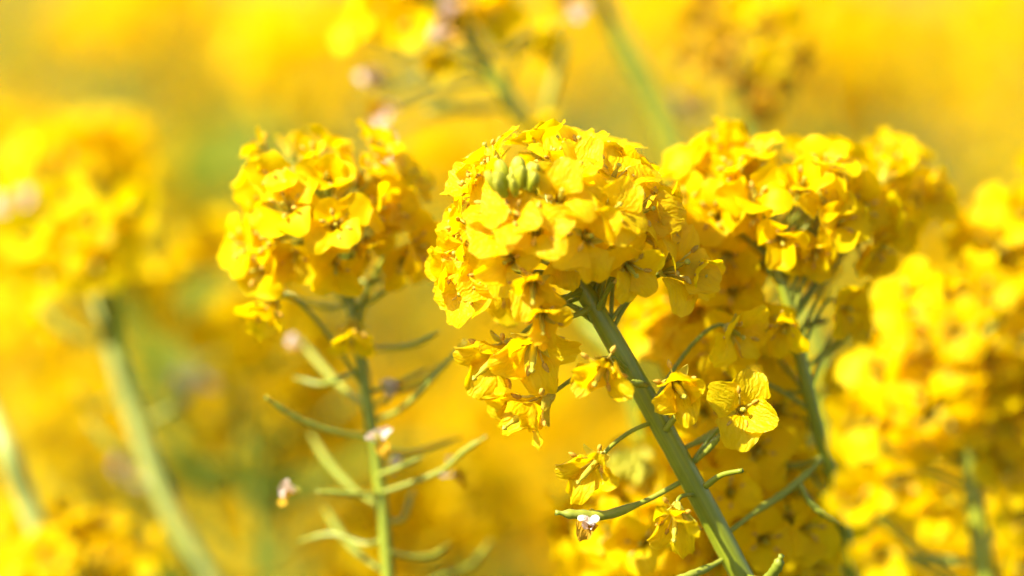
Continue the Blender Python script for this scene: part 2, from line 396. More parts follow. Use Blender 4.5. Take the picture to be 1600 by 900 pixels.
# ------------------------------------------------------------------ plants
class Plant:
    """One plant: an Empty where its stem leaves the soil; every part is a child."""
    def __init__(s, tip_path, radii, label, seed, stem='stem', lean=0.25):
        """tip_path: world points from the lowest seen point of the stem to its tip; radii in mm at those points."""
        s.rnd = random.Random(seed)
        p0 = tip_path[0]; d = (tip_path[0] - tip_path[1]).normalized()
        h = p0.z
        base = Vector((p0.x + d.x * h * lean, p0.y + d.y * h * lean + 0.02, 0))
        mid = p0 + d * min(0.10, h * 0.2)
        low = Vector((base.x * 0.75 + mid.x * 0.25, base.y * 0.75 + mid.y * 0.25, mid.z * 0.45))
        s.e = link('rapeseed_plant', None); s.e.location = base; s.base = base
        tag(s.e, label)
        P = [base, low, mid] + tip_path
        rr = [radii[0] * 1.7, radii[0] * 1.4, radii[0] * 1.1] + list(radii)
        n = 8; pts = catmull(P, n)
        rad = []
        for i in range(len(P) - 1): rad += [(rr[i] + (rr[i + 1] - rr[i]) * k / n) for k in range(n)]
        rad.append(rr[-1])
        wob = [r * MM * (1 + 0.05 * noise.noise(Vector((i * 0.7, seed, 0)))) for i, r in enumerate(rad)]
        b = MB(); b.tube([p - base for p in pts], wob, stem, 14)
        s.stem = link('stem', b.mesh('stem'), s.e)
        s.axis = pts; s.rad = rad
    def near(s, p, below=0.0):
        """Point on the stem nearest to p, then `below` metres further down."""
        i = min(range(len(s.axis)), key=lambda k: (s.axis[k] - p).length_squared)
        while below > 0 and i > 0:
            below -= (s.axis[i] - s.axis[i - 1]).length; i -= 1
        return i
    def stalk(s, a, p, n, r0=0.48, r1=0.42, name='flower_stalk', key='stalk'):
        i = s.near(a); ax = s.axis[i]; t = (s.axis[min(i + 1, len(s.axis) - 1)] - s.axis[max(i - 1, 0)]).normalized()
        L = (p - ax).length; d = (p - ax).normalized()
        P = bez(ax, ax + (d * 0.8 + t * 0.35).normalized() * L * 0.4, p - n * L * 0.22, p, 9)
        b = MB(); b.tube([q - s.base for q in P], [(r0 * 1.35 if k == 0 else r0 + (r1 - r0) * k / 9) * MM for k in range(10)], key, 7)
        return link(name, b.mesh(name), s.e)
    def flower(s, p, n, state='open', tier=0, scale=1.0, a=None, stalk=True, roll=None):
        if stalk:
            if a is None:
                lat = (p - s.axis[s.near(p)]).length
                a = s.axis[s.near(p, lat * (0.35 + 0.75 * ((p.x * 7919.0) % 1.0)) + 0.001)]
            s.stalk(a, p - n * 0.0008 * scale, n)
        return add_flower(s.e, p - s.base, n, state, s.rnd, tier, scale, roll)
    def tube_part(s, name, pts, rad, key, sides=8, label=None):
        b = MB(); b.tube([q - s.base for q in catmull(pts, 6)], rad_interp(rad, len(pts), 6), key, sides)
        o = link(name, b.mesh(name), s.e)
        if label: o['label'] = label
        return o
    def pod(s, pts, r=1.15, key='pod'):
        """A thin seed pod on its stalk, beak at the end."""
        P = catmull(pts, 7); n = len(P); rad = []
        for i in range(n):
            v = i / (n - 1)
            q = 0.55 + (r - 0.55) * smooth(0.28, 0.42, v)
            q *= 1 - 0.55 * smooth(0.86, 0.93, v)
            q *= 1 + 0.10 * math.sin(v * 46) * smooth(.4, .5, v) * (1 - smooth(.8, .88, v))
            if v > 0.975: q *= 1.35
            rad.append(q * MM)
        b = MB(); b.tube([q - s.base for q in P], rad, key, 8)
        return link('seed_pod', b.mesh('seed_pod'), s.e)
    def dry_flower(s, p, n, k=3, scale=1.0, key='dry'):
        f = link('dried_flower', SHARED['flower'], s.e, frame(p - s.base, n, s.rnd.uniform(0, 6)) @ Matrix.Scale(scale, 4))
        for j in range(k):
            link('petal', petal_mesh('brown' if j == 1 else key, 1, s.rnd.randrange(8)), f, Matrix.Rotation(j * 2.1 + s.rnd.uniform(-.5, .5), 4, 'Z') @ Matrix.Rotation(s.rnd.gauss(0, .35), 4, 'X'))
        return f
    def buds(s, c, n, count=16, spread=3.6, scale=1.0):
        for k in range(count):
            r = spread * math.sqrt((k + 0.3) / count) * MM * scale; a = k * 2.39996
            q = n.to_track_quat('Z', 'Y').to_matrix()
            off = q @ Vector((r * math.cos(a), r * math.sin(a), (-0.8 * (r / (spread * MM * scale)) ** 2 * 3.2) * MM * scale + s.rnd.uniform(-.4, .4) * MM))
            dn = (n + (q @ Vector((math.cos(a), math.sin(a), 0))) * 0.55 * r / (spread * MM * scale)).normalized()
            link('bud', SHARED['bud%d' % s.rnd.randrange(3)], s.e, frame(c + off - s.base, dn, s.rnd.uniform(0, 6)) @ Matrix.Scale(scale * (1.15 - 0.35 * (k < 5)) * s.rnd.uniform(.85, 1.15), 4))
    def head(s, c, rx, ry, rz, count, tier=1, axis=None, states=('open', 'open', 'cupped', 'young'), lo=-0.6, skip=None, keep=None, scale=1.0, stalks=True, jit=0.3, face=0.0):
        """Flowers over an ellipsoid (radii in metres along right, up, depth) round the top of the stem."""
        axis = axis or cv(0, 1, 0); q = axis.to_track_quat('Z', 'Y').to_matrix()
        rot0 = s.rnd.uniform(0, 6.28)
        for k in range(count):
            h = 1 - (1 - lo) * (k + 0.5) / count; a = k * 2.39996 + rot0
            rr = math.sqrt(max(0, 1 - h * h))
            o = Vector((rr * math.cos(a), rr * math.sin(a), h))
            o = q @ (o + Vector([s.rnd.uniform(-jit, jit) * 0.5 for _ in range(3)])).normalized()
            p = c + RT * o.dot(RT) * rx + UP * o.dot(UP) * ry + FWD * o.dot(FWD) * rz
            p = c + (p - c) * s.rnd.uniform(0.62, 1.2)
            if keep and not keep(p): continue
            n = (o + Vector([s.rnd.uniform(-jit, jit) for _ in range(3)]) + Vector((0, 0, 0.15)) - FWD * face).normalized()
            st = states[s.rnd.randrange(len(states))]
            if h > 0.75 and s.rnd.random() < 0.5: st = 'young'
            s.flower(p - n * 0.003 * scale, n, st, tier, s.rnd.uniform(0.88, 1.08) * scale, stalk=stalks is True)
            if isinstance(stalks, Vector):
                e = p - n * 0.0038 * scale
                s.tube_part('flower_stalk', [stalks, (stalks + e) * 0.5 - n * 0.001, e], [0.6, 0.55, 0.5], 'stalk', 6)
    def leaves(s, count, lo=0.35, hi=0.9):
        zt = s.axis[-1].z
        for k in range(count):
            z = zt * (lo + (hi - lo) * (k + s.rnd.random() * 0.6) / count)
            i = min(range(len(s.axis)), key=lambda j: abs(s.axis[j].z - z))
            az = k * 2.4 + s.rnd.uniform(-.5, .5)
            link('leaf', LEAF[s.rnd.randrange(5)], s.e, Matrix.Translation(s.axis[i] - s.base) @ Matrix.Rotation(az, 4, 'Z') @ Matrix.Scale(s.rnd.uniform(.8, 1.5), 4))

def rad_interp(r, npts, n):
    out = []
    for i in range(npts - 1): out += [(r[i] + (r[i + 1] - r[i]) * k / n) * MM for k in range(n)]
    return out + [r[-1] * MM]

# ------------------------------------------------------------------ ground
b = MB(); S = 400.0; n = 24
def gz(x, y): return -0.02 + 0.03 * noise.noise(Vector((x * 0.05, y * 0.05, 0)))
b.grid([[Vector((-S + 2 * S * c / n, -S + 2 * S * r / n, -0.004)) for c in range(n + 1)] for r in range(n + 1)], 'soil')
g = link('ground', b.mesh('ground')); g['kind'] = 'structure'; g['label'] = 'dark soil with low green weeds under the crop'

# ------------------------------------------------------------------ the sharp plant in the middle
hero = Plant([at(1172, 925, 4), at(1085, 760, 2), at(1000, 605, 0), at(940, 500, -1), at(886, 408, -2), at(850, 338, -6), at(822, 285, -10)],
             [2.45, 2.35, 2.2, 2.05, 1.95, 1.6, 1.1], 'sharply focused rapeseed plant with thick leaning green stem and full yellow head, centre', 11)
hero.leaves(4, 0.3, 0.72)
hero.buds(at(806, 287, -18), cv(-0.12, 0.92, 0.36), 17, 5.6, 0.70)
hf = hero.flower
HERO = [  # px, py, depth, facing (right, up, to viewer), state, scale
    (733, 292, -8, (-0.75, 0.45, 0.35), 'cupped', 0.95), (770, 318, -15, (-0.5, 0.5, 0.65), 'open', 0.98),
    (715, 352, -5, (-0.9, 0.25, 0.3), 'open', 0.98), (722, 396, -8, (-0.85, -0.05, 0.45), 'cupped', 1.0),
    (778, 368, -17, (-0.5, 0.25, 0.8), 'open', 0.95), (836, 358, -20, (-0.08, 0.15, 0.95), 'open', 1.05),
    (876, 306, -19, (0.10, 0.45, 0.85), 'open', 1.0), (922, 370, -18, (0.15, 0.02, 1.0), 'open', 1.12),
    (905, 268, -12, (0.15, 0.75, 0.6), 'cupped', 1.0), (962, 272, -8, (0.35, 0.75, 0.5), 'open', 1.05),
    (905, 230, -2, (0.05, 0.9, 0.25), 'cupped', 1.0), (868, 246, -6, (-0.1, 0.85, 0.45), 'young', 0.9),
    (948, 238, 2, (0.25, 0.85, 0.2), 'open', 1.0), (962, 326, -16, (0.45, 0.35, 0.8), 'open', 1.0),
    (1008, 330, -9, (0.72, 0.2, 0.6), 'open', 1.1), (1012, 290, -1, (0.75, 0.6, 0.1), 'open', 1.05),
    (990, 424, -12, (0.35, -0.45, 0.75), 'cupped', 1.0), (1062, 418, -4, (0.62, 0.25, 0.6), 'open', 1.25),
    (830, 450, -16, (0.02, -0.55, 0.80), 'old', 1.0), (728, 458, -6, (-0.72, -0.25, 0.6), 'open', 1.0),
    (757, 432, -11, (-0.5, -0.2, 0.8), 'cupped', 0.95), (792, 408, -16, (-0.3, -0.2, 0.9), 'open', 0.95),
    (884, 412, -12, (0.1, -0.6, 0.7), 'cupped', 0.85), (955, 392, -6, (0.4, -0.3, 0.7), 'open', 0.95),
    (1025, 368, 2, (0.8, -0.1, 0.3), 'open', 1.0),
    (780, 555, -2, (-0.55, -0.50, 0.45), 'old', 1.15), (834, 545, -9, (-0.05, -0.50, 0.80), 'old', 1.15),
    (836, 634, -6, (-0.72, -0.50, 0.40), 'old', 1.2), (942, 576, -13, (-0.25, -0.40, 0.8), 'old', 1.0),
    (1058, 604, -8, (0.15, -0.25, 0.93), 'old', 1.02), (1160, 640, -4, (0.05, 0.05, 1.0), 'open', 1.0),
    (1150, 520, 4, (0.35, -0.25, 0.5), 'open', 1.0), (928, 726, -8, (-0.5, -0.5, 0.7), 'old', 0.95), (1056, 808, -10, (-0.1, -0.6, 0.7), 'old', 0.95),
    (846, 498, -14, (0.05, -0.5, 0.85), 'old', 0.95), (800, 338, -20, (-0.3, 0.4, 0.85), 'open', 0.9),
    (760, 268, -8, (-0.5, 0.75, 0.3), 'young', 0.95), (985, 258, 0, (0.5, 0.8, 0.2), 'cupped', 1.0), (700, 420, -4, (-0.9, -0.1, 0.3), 'cupped', 0.95), (1035, 340, -4, (0.85, 0.2, 0.4), 'open', 1.0),
    (1095, 430, -2, (0.7, -0.2, 0.5), 'cupped', 0.95),
]
ATT = {27: (975, 562), 25: (905, 470), 26: (915, 490), 28: (985, 590), 29: (1045, 690), 30: (1072, 735), 31: (1020, 630), 32: (1028, 668), 33: (1085, 790), 17: (962, 522), 18: (912, 450), 34: (915, 470), 40: (955, 505)}
for i, (x, y, d, f, st, sc) in enumerate(HERO):
    n = cv(*f); a = at(*ATT[i], 0) if i in ATT else None
    sc *= 0.86 if y < 520 or x > 1100 else 1.0; k = 0.97 if y < 480 else 1.0
    hf(at(872 + (x - 872) * k, 350 + (y - 350) * k, d) - n * 0.0035 * sc, n, st, 0, sc, a=a)
for (x, y, d, f) in [(860, 290, 8, (-.1, .8, -.5)), (780, 300, 6, (-.6, .6, -.5)), (930, 300, 12, (.3, .6, -.7)), (985, 350, 14, (.6, .2, -.7)), (760, 380, 10, (-.6, .1, -.8)),
                     (940, 420, 10, (.4, -.3, -.8)), (795, 440, 8, (-.4, -.4, -.7)), (845, 250, 2, (-.2, .9, -.1)), (780, 262, -2, (-.5, .8, .0))]:
    hf(at(x, y, d), cv(*f), 'open', 0, 0.88)
hero.pod([at(1062, 754, 0), at(1010, 782, -3), at(950, 804, -6), at(905, 804, -8), at(868, 801, -9)], 1.0)
for P in [[(898, 428), (925, 431), (950, 428)], [(912, 452), (890, 462), (868, 478)], [(926, 478), (900, 492), (866, 502)], [(932, 488), (945, 462), (958, 440)], [(905, 440), (878, 434), (848, 432)], [(1040, 672), (1062, 640), (1066, 618)], [(1102, 760), (1128, 742), (1160, 735)]]:
    hero.tube_part('flower_stalk', [at(x, y, -2 - 3 * k) for k, (x, y) in enumerate(P)], [0.75, 0.55, 0.5], 'stalk', 7)
hero.dry_flower(at(925, 800, -6), cv(-.2, -.4, .8), 3, 0.75)
hero.pod([at(1138, 832, 4), at(1180, 800, 8), at(1232, 765, 12), at(1284, 718, 16)], 0.85)
hero.pod([at(1250, 756, 12), at(1270, 790, 12), at(1312, 818, 12)], 0.7)
hero.pod([at(1066, 702, 2), at(1098, 686, 5), at(1128, 668, 8)], 0.75)
hero.pod([at(1085, 722, 2), at(1108, 700, 0), at(1124, 680, -2)], 0.75)
hero.pod([at(1140, 868, 4), at(1110, 885, 0), at(1070, 902, -4), at(1030, 915, -6)], 0.9)
hero.pod([at(1160, 900, 4), at(1195, 905, -6), at(1212, 890, -12), at(1221, 868, -14)], 1.1)
hero.pod([at(1010, 602, -4), at(1000, 600, -8), at(984, 598, -10)], 0.8)

# ------------------------------------------------------------------ the plant with pods on the left
left = Plant([at(609, 930, 34), at(600, 820, 34), at(588, 720, 34), at(572, 610, 33), at(553, 500, 32), at(536, 415, 32), at(512, 345, 30), at(486, 285, 26)],
             [1.45, 1.4, 1.35, 1.3, 1.25, 1.2, 1.1, 0.8], 'slim upright rapeseed plant with yellow head above bare stem hung with seed pods', 23)
left.head(at(494, 338, 28), 0.0172, 0.016, 0.018, 36, 1, cv(-0.25, 0.9, 0.3), lo=-0.72, jit=0.35, scale=0.74)
for (x, y, d, f, st) in [(420, 420, 20, (-.6, -.1, .7), 'open'), (430, 470, 20, (-.5, -.6, .6), 'old'), (400, 385, 22, (-.8, .1, .6), 'open'), (600, 330, 22, (.7, .2, .7), 'open'),
                         (640, 385, 24, (.7, 0, .7), 'open'), (615, 400, 26, (.6, -.3, .6), 'open'), (580, 255, 26, (.4, .8, .3), 'open'), (620, 290, 30, (.7, .6, .3), 'open'), (525, 355, 12, (.05, .1, 1), 'open'), (455, 330, 12, (-.3, .3, .9), 'open')]:
    left.flower(at(x, y, d), cv(*f), st, 1, 0.8)
left.flower(at(550, 500, 26), cv(.1, -.8, .5), 'old', 1, 0.8)
for P in [[(572, 681), (540, 678), (500, 668), (455, 648), (415, 620)], [(590, 655), (625, 640), (662, 606), (700, 565), (728, 533)], [(582, 612), (610, 604), (640, 592), (665, 578)],
          [(562, 545), (600, 545), (640, 540), (665, 530), (685, 518)], [(562, 580), (530, 592), (500, 600), (460, 590)], [(598, 704), (640, 708), (672, 700), (718, 682)],
          [(596, 770), (640, 755), (690, 735), (725, 705), (760, 682)], [(592, 772), (550, 772), (495, 768)], [(600, 815), (628, 812), (638, 790), (645, 765)],
          [(606, 862), (640, 870), (675, 868), (703, 850)], [(545, 470), (520, 480), (470, 470), (430, 452)], [(540, 440), (575, 440), (605, 435)], [(548, 480), (580, 470), (610, 448)], [(578, 640), (615, 615), (655, 600), (690, 566)], [(604, 840), (570, 850), (520, 835), (470, 845)], [(592, 742), (630, 728), (660, 715)]]:
    left.pod([at(x, y, 33 + 3 * k * (-1) ** len(P)) for k, (x, y) in enumerate(P)], 0.62)
for P in [[(568, 630), (535, 605), (505, 575), (468, 530)], [(590, 790), (550, 762), (515, 725), (486, 680)], [(602, 895), (560, 865), (530, 830), (508, 795)], [(606, 930), (680, 905), (735, 885), (766, 846)]]:
    left.pod([at(x, y, 36 + 8 * k) for k, (x, y) in enumerate(P)], 0.8)
for (x, y, d, f) in [(465, 766, 26, (-.8, .1, .5)), (590, 684, 26, (.1, .2, .9)), (606, 628, 36, (.2, .8, .3)), (612, 742, 38, (.2, .9, .2)), (478, 548, 58, (-.5, .7, .2)), (692, 742, 40, (.6, .4, .2))]:
    left.dry_flower(at(x, y, d), cv(*f), 3, 0.6)
left.leaves(4, 0.3, 0.75)

# ------------------------------------------------------------------ the plant on the right, just behind
right = Plant([at(1335, 900, 30), at(1305, 765, 26), at(1278, 670, 22), at(1256, 580, 20), at(1236, 490, 20), at(1212, 415, 20), at(1196, 350, 22), at(1188, 300, 24)],
              [1.6, 1.5, 1.4, 1.35, 1.3, 1.2, 1.0, 0.8], 'dark stemmed rapeseed plant just behind the sharp head, its broad yellow head slightly soft', 37)
right.head(at(1222, 330, 30), 0.0225, 0.0125, 0.018, 40, 1, cv(0.0, 0.9, 0.3), lo=-0.7, jit=0.35, scale=0.74)
br = right.tube_part('branch', [at(1240, 492, 20), at(1272, 448, 24), at(1304, 400, 32), at(1340, 340, 44)], [1.0, 0.9, 0.85, 0.7], 'stem')
right.head(at(1378, 300, 52), 0.011, 0.010, 0.013, 22, 1, cv(0.1, 0.9, 0.3), lo=-0.6, scale=0.78, stalks=at(1340, 340, 44))
right.head(at(1130, 250, 30), 0.004, 0.003, 0.005, 6, 1, cv(-.2, .9, .3), lo=0.0, scale=0.8, stalks=at(1192, 330, 22))
for (x, y, d, f, st) in [(1085, 325, 22, (-.5, .2, .85), 'open'), (1120, 340, 18, (-.3, .1, .9), 'open'), (1180, 320, 14, (-.1, .3, .9), 'open'), (1250, 300, 14, (.1, .5, .8), 'cupped'), (1300, 350, 16, (.3, .1, .9), 'open'),
                         (1220, 370, 14, (0, -.3, .9), 'cupped'), (1330, 330, 24, (.5, .2, .7), 'open'), (1360, 375, 28, (.4, -.3, .7), 'open'), (1140, 390, 22, (-.3, -.4, .8), 'open'),
                         (1165, 512, 18, (-.3, -.2, .6), 'open'), (1225, 502, 14, (-.1, -.4, .8), 'old'), (1305, 470, 24, (.5, -.3, .6), 'open'), (1150, 592, 16, (-.6, -.2, .6), 'open'), (1335, 500, 30, (.6, -.1, .5), 'open'),
                         (1070, 478, 36, (-.5, -.2, .6), 'open'), (1105, 480, 40, (-.3, -.5, .6), 'cupped'), (1150, 720, 34, (-.6, -.1, .6), 'open'), (1235, 810, 30, (-.2, -.2, .9), 'open'), (1110, 750, 40, (-.3, .1, .8), 'open'), (1190, 690, 40, (-.4, .2, .6), 'old')]:
    right.flower(at(x, y, d), cv(*f), st, 1, 0.82)
for P in [[(1258, 612), (1225, 614), (1190, 606)], [(1256, 575), (1290, 550), (1326, 520)], [(1285, 716), (1240, 728), (1190, 722)], [(1285, 690), (1258, 660), (1225, 640)], [(1240, 520), (1270, 505), (1290, 500)]]:
    right.pod([at(x, y, 22 + 4 * k) for k, (x, y) in enumerate(P)], 0.85)
right.leaves(4, 0.3, 0.75)

# ------------------------------------------------------------------ young head low behind the sharp stem
low = Plant([at(1010, 1010, 66), at(1004, 930, 62), at(996, 850, 58), at(990, 770, 56)], [1.6, 1.5, 1.3, 1.0],
            'short rapeseed plant with cluster of pale green buds low behind the sharp leaning stem', 41)
low.buds(at(990, 735, 44), cv(0, 0.85, 0.5), 26, 7.0, 0.62)
low.head(at(1000, 800, 56), 0.0145, 0.0105, 0.015, 34, 1, cv(0, 0.9, 0.4), lo=-0.8, states=('open', 'cupped', 'old'))
for (x, y, d, f) in [(1010, 860, 46, (0, -.2, .9)), (960, 850, 46, (-.4, -.1, .9)), (940, 880, 50, (-.5, -.3, .8)), (1070, 840, 52, (.4, 0, .8)), (1090, 760, 56, (.5, .3, .7))]:
    low.flower(at(x, y, d), cv(*f), 'open', 1, 1.0)

# ------------------------------------------------------------------ soft heads near by
def soft(label, seed, stem, radii, heads, singles=(), dry=(), pods=(), tier=2, key='stem', leaves=3, states=('open', 'open', 'cupped', 'old')):
    p = Plant([at(*q) for q in stem], radii, label, seed, key)
    for (x, y, d, rx, ry, n) in heads:
        n = int(n * 1.4)
        p.head(at(x, y, d), rx * MM, ry * MM, (rx + ry) * 0.5 * MM, n, tier, cv(0, 0.95, 0.25), states, lo=-0.75, stalks=True, jit=0.4, scale=0.78)
    for (x, y, d, f, st) in singles: p.flower(at(x, y, d), cv(*f), st, tier, 0.86)
    for (x, y, d, f) in dry:
        p.stalk(p.axis[p.near(at(x, y, d), 0.006)], at(x, y, d), cv(*f)); p.dry_flower(at(x, y, d), cv(*f), 4, 0.9)
    for P in pods: p.pod([at(*q) for q in P], 1.2)
    p.leaves(leaves, 0.3, 0.8)
    return p

front = soft('large soft yellow rapeseed head crowding in front of the lower right corner', 51,
     [(1545, 930, -57), (1528, 820, -57), (1514, 720, -57), (1506, 600, -57), (1500, 500, -57)], [2.0, 1.9, 1.7, 1.4, 1.0],
     [(1530, 530, -55, 13, 10, 20), (1465, 620, -57, 9, 9, 14), (1570, 650, -51, 13, 11, 16)],
     [(1345, 790, -57, (-.3, .2, .9), 'cupped'), (1375, 858, -59, (-.1, -.2, .95), 'cupped'), (1465, 775, -57, (-.1, -.4, .9), 'old'), (1575, 800, -55, (.3, .1, .9), 'open'), (1585, 870, -55, (.3, -.2, .9), 'old'), (1410, 735, -57, (-.2, -.4, .9), 'open'), (1365, 655, -55, (-.6, -.1, .8), 'open'), (1385, 590, -53, (-.6, .2, .8), 'open'), (1435, 480, -49, (-.6, .4, .7), 'open'), (1560, 730, -55, (.3, .1, .9), 'open'), (1590, 680, -51, (.4, .2, .8), 'open')],
     pods=[[(1530, 880, -57), (1480, 878, -55), (1420, 870, -53)]], tier=1)
soft('soft yellow rapeseed head rising at the right edge of the frame', 52, [(1640, 900, 70), (1620, 700, 70), (1618, 540, 70), (1612, 410, 70)], [2.2, 2, 1.7, 1.1],
     [(1612, 385, 70, 13, 14, 32), (1612, 500, 70, 13, 12, 24)])
soft('blurred rapeseed head with pale thick stem leaning across the left side', 53, [(340, 930, 112), (262, 790, 112), (205, 640, 112), (170, 520, 112), (152, 450, 122), (138, 405, 165)],
     [2.3, 2.25, 2.15, 2.0, 1.8, 1.3], [(105, 335, 180, 22, 19, 48), (150, 235, 190, 11, 8, 16)], [(152, 412, 96, (.1, -.2, .9), 'open'), (118, 385, 96, (-.1, 0, 1), 'open'), (180, 380, 98, (.3, -.1, .9), 'open'), (85, 425, 98, (-.3, -.3, .9), 'open'), (145, 355, 96, (0, .2, 1), 'open'), (60, 370, 100, (-.4, 0, .9), 'open'), (200, 330, 100, (.4, .1, .9), 'open'), (110, 320, 98, (-.1, .3, .9), 'open'), (90, 480, 135, (-.4, -.5, .7), 'old'), (40, 360, 130, (-.5, -.2, .8), 'open'), (240, 420, 140, (.5, -.4, .6), 'old'), (190, 395, 130, (.3, -.2, .9), 'open'), (60, 250, 140, (-.6, .4, .6), 'open')],
     dry=[(30, 330, 125, (-.3, .2, .9)), (300, 610, 150, (.6, .2, .6)), (190, 740, 150, (.3, .2, .8))],
     pods=[[(170, 540, 112), (110, 520, 112), (55, 470, 112)], [(190, 600, 112), (150, 640, 130), (120, 610, 125)], [(215, 660, 112), (270, 640, 112), (310, 590, 145)], [(230, 720, 112), (180, 700, 112), (140, 660, 112)]], key='stem_pale')
soft('bright soft rapeseed head filling the lower left corner', 54, [(120, 1100, 105), (115, 1000, 105), (110, 900, 105)], [1.9, 1.7, 1.2], [(105, 875, 105, 16, 9, 24)], tier=1)
soft('pale thick blurred rapeseed stem entering at the lower left edge', 55, [(110, 960, 95), (45, 790, 95), (0, 680, 95), (-60, 560, 130), (-110, 440, 180)], [2.6, 2.5, 2.4, 2.2, 1.4], [(-150, 400, 210, 14, 12, 20)], key='stem_pale')
soft('blurred rapeseed plant with dark stem and white dried petals above the sharp head', 56, [(900, 460, 92), (845, 235, 92), (800, 165, 92), (758, 90, 92), (718, 25, 92), (690, -30, 92)], [2.0, 1.9, 1.8, 1.6, 1.4, 1.0],
     [(665, -35, 92, 13, 8, 14)], [(575, 60, 86, (-.7, .3, .6), 'open'), (690, 85, 86, (-.1, -.4, .9), 'old'), (640, 40, 84, (-.2, -.1, 1), 'open'), (760, 20, 90, (.5, -.2, .8), 'open'), (610, 20, 88, (-.4, 0, .9), 'open'), (830, 180, 94, (.3, -.6, .7), 'old'), (820, 60, 95, (.7, -.2, .6), 'old')],
     dry=[(612, 178, 92, (-.5, .1, .8)), (604, 130, 95, (-.4, .3, .8)), (884, 30, 92, (.5, .3, .8)), (612, 215, 95, (-.4, -.2, .8)), (690, 62, 82, (-.1, .2, .9)), (700, 10, 86, (.3, .3, .9))],
     pods=[[(800, 168, 92), (740, 172, 90), (665, 172, 88)], [(842, 220, 92), (860, 150, 92), (885, 60, 92)], [(770, 86, 92), (800, 75, 92), (835, 50, 94)]])
soft('thick blurred green rapeseed stem slanting down from the top edge between two heads', 57, [(1110, 420, 130), (1055, 235, 130), (1020, 150, 130), (980, 75, 130), (935, -10, 130), (900, -90, 130)], [2.8, 2.7, 2.5, 2.3, 2.0, 1.4],
     [(880, -150, 130, 16, 12, 24)], dry=[(1070, 180, 165, (.4, .3, .8))], key='stem')


soft('loose soft rapeseed flowers filling the gap between the sharp stem and the right stem', 58, [(1215, 960, 44), (1190, 820, 42), (1160, 680, 40), (1130, 560, 40), (1112, 490, 40)], [1.5, 1.4, 1.2, 1.0, 0.8], [(1108, 505, 40, 8, 6, 9)],
     [(1100, 590, 38, (-.4, .1, .9), 'open'), (1060, 660, 40, (-.5, 0, .8), 'open'), (1205, 600, 42, (.5, .1, .8), 'open'), (1120, 690, 34, (-.2, -.2, .9), 'open'), (1210, 680, 40, (.5, -.1, .8), 'cupped'), (1105, 800, 34, (-.4, -.1, .9), 'open'),
      (1170, 760, 32, (-.1, 0, 1), 'open'), (1230, 780, 38, (.4, .2, .9), 'old'), (1130, 870, 34, (-.4, -.2, .9), 'open'), (1225, 850, 38, (.3, -.2, .9), 'open'), (1285, 830, 42, (.6, .1, .7), 'open'), (1180, 880, 38, (0, .1, 1), 'open'), (1290, 610, 48, (.5, .1, .8), 'open'),
      (1030, 520, 42, (-.5, .1, .8), 'open'), (1060, 560, 48, (-.3, .2, .9), 'cupped'), (1085, 520, 40, (-.4, -.1, .9), 'open'), (1105, 640, 24, (-.3, -.1, .9), 'open'), (1185, 505, 24, (.2, -.2, .9), 'open'), (1145, 455, 28, (0, .1, 1), 'open'), (1120, 545, 26, (-.2, 0, 1), 'open'), (1210, 640, 28, (.3, 0, .9), 'open'), (1180, 700, 26, (.1, -.1, 1), 'open'), (1250, 820, 24, (.3, 0, .9), 'open'), (1140, 770, 22, (0, .1, 1), 'open'), (1190, 840, 22, (.1, -.1, 1), 'open'), (1010, 850, 24, (-.3, .1, .9), 'open'), (960, 830, 30, (-.4, .2, .9), 'open'), (1135, 615, 40, (0, -.2, .9), 'old'), (1190, 545, 42, (.4, 0, .9), 'open'), (1080, 725, 36, (-.3, .2, .9), 'open'), (1150, 830, 36, (.1, .1, .9), 'cupped'), (1260, 740, 42, (.5, .1, .8), 'open'), (1205, 740, 38, (.2, .1, .9), 'old'), (1260, 880, 40, (.4, .1, .8), 'open'), (1090, 850, 34, (-.5, 0, .8), 'cupped'), (1070, 890, 38, (-.4, .2, .8), 'open'), (1245, 430, 48, (.4, .2, .8), 'open')],
     pods=[[(1170, 710, 40), (1220, 730, 38), (1270, 745, 40)], [(1180, 770, 42), (1140, 800, 38), (1090, 790, 38)], [(1200, 860, 42), (1240, 880, 40), (1290, 880, 40)]], tier=1, leaves=2)
soft('blurred rapeseed plant with brown flowers at the top edge right of centre', 59, [(1210, 420, 135), (1175, 240, 135), (1150, 110, 135), (1135, 20, 135)], [2.2, 2, 1.7, 1.2], [],  # brown-coloured flowers mixed with a few yellow ones
     [(1140, 60, 130, (-.2, .1, .9), 'brown'), (1110, 40, 135, (-.5, .2, .8), 'brown'), (1180, 50, 135, (.5, .2, .8), 'brown'), (1160, 120, 130, (.2, -.3, .9), 'brown'), (1200, 130, 135, (.6, -.2, .7), 'brown'), (1120, 10, 135, (-.3, .6, .6), 'brown'), (1160, 0, 135, (.2, .7, .6), 'brown'), (1225, 90, 140, (.7, 0, .6), 'brown'), (1095, 85, 135, (-.6, -.2, .8), 'brown'), (1150, 30, 128, (0, .2, 1), 'old'), (1185, 90, 128, (.3, 0, 1), 'old'), (1130, 95, 128, (-.2, -.3, .9), 'brown'), (1205, 40, 135, (.6, .3, .7), 'old'), (1175, 160, 130, (.3, -.5, .8), 'brown')])

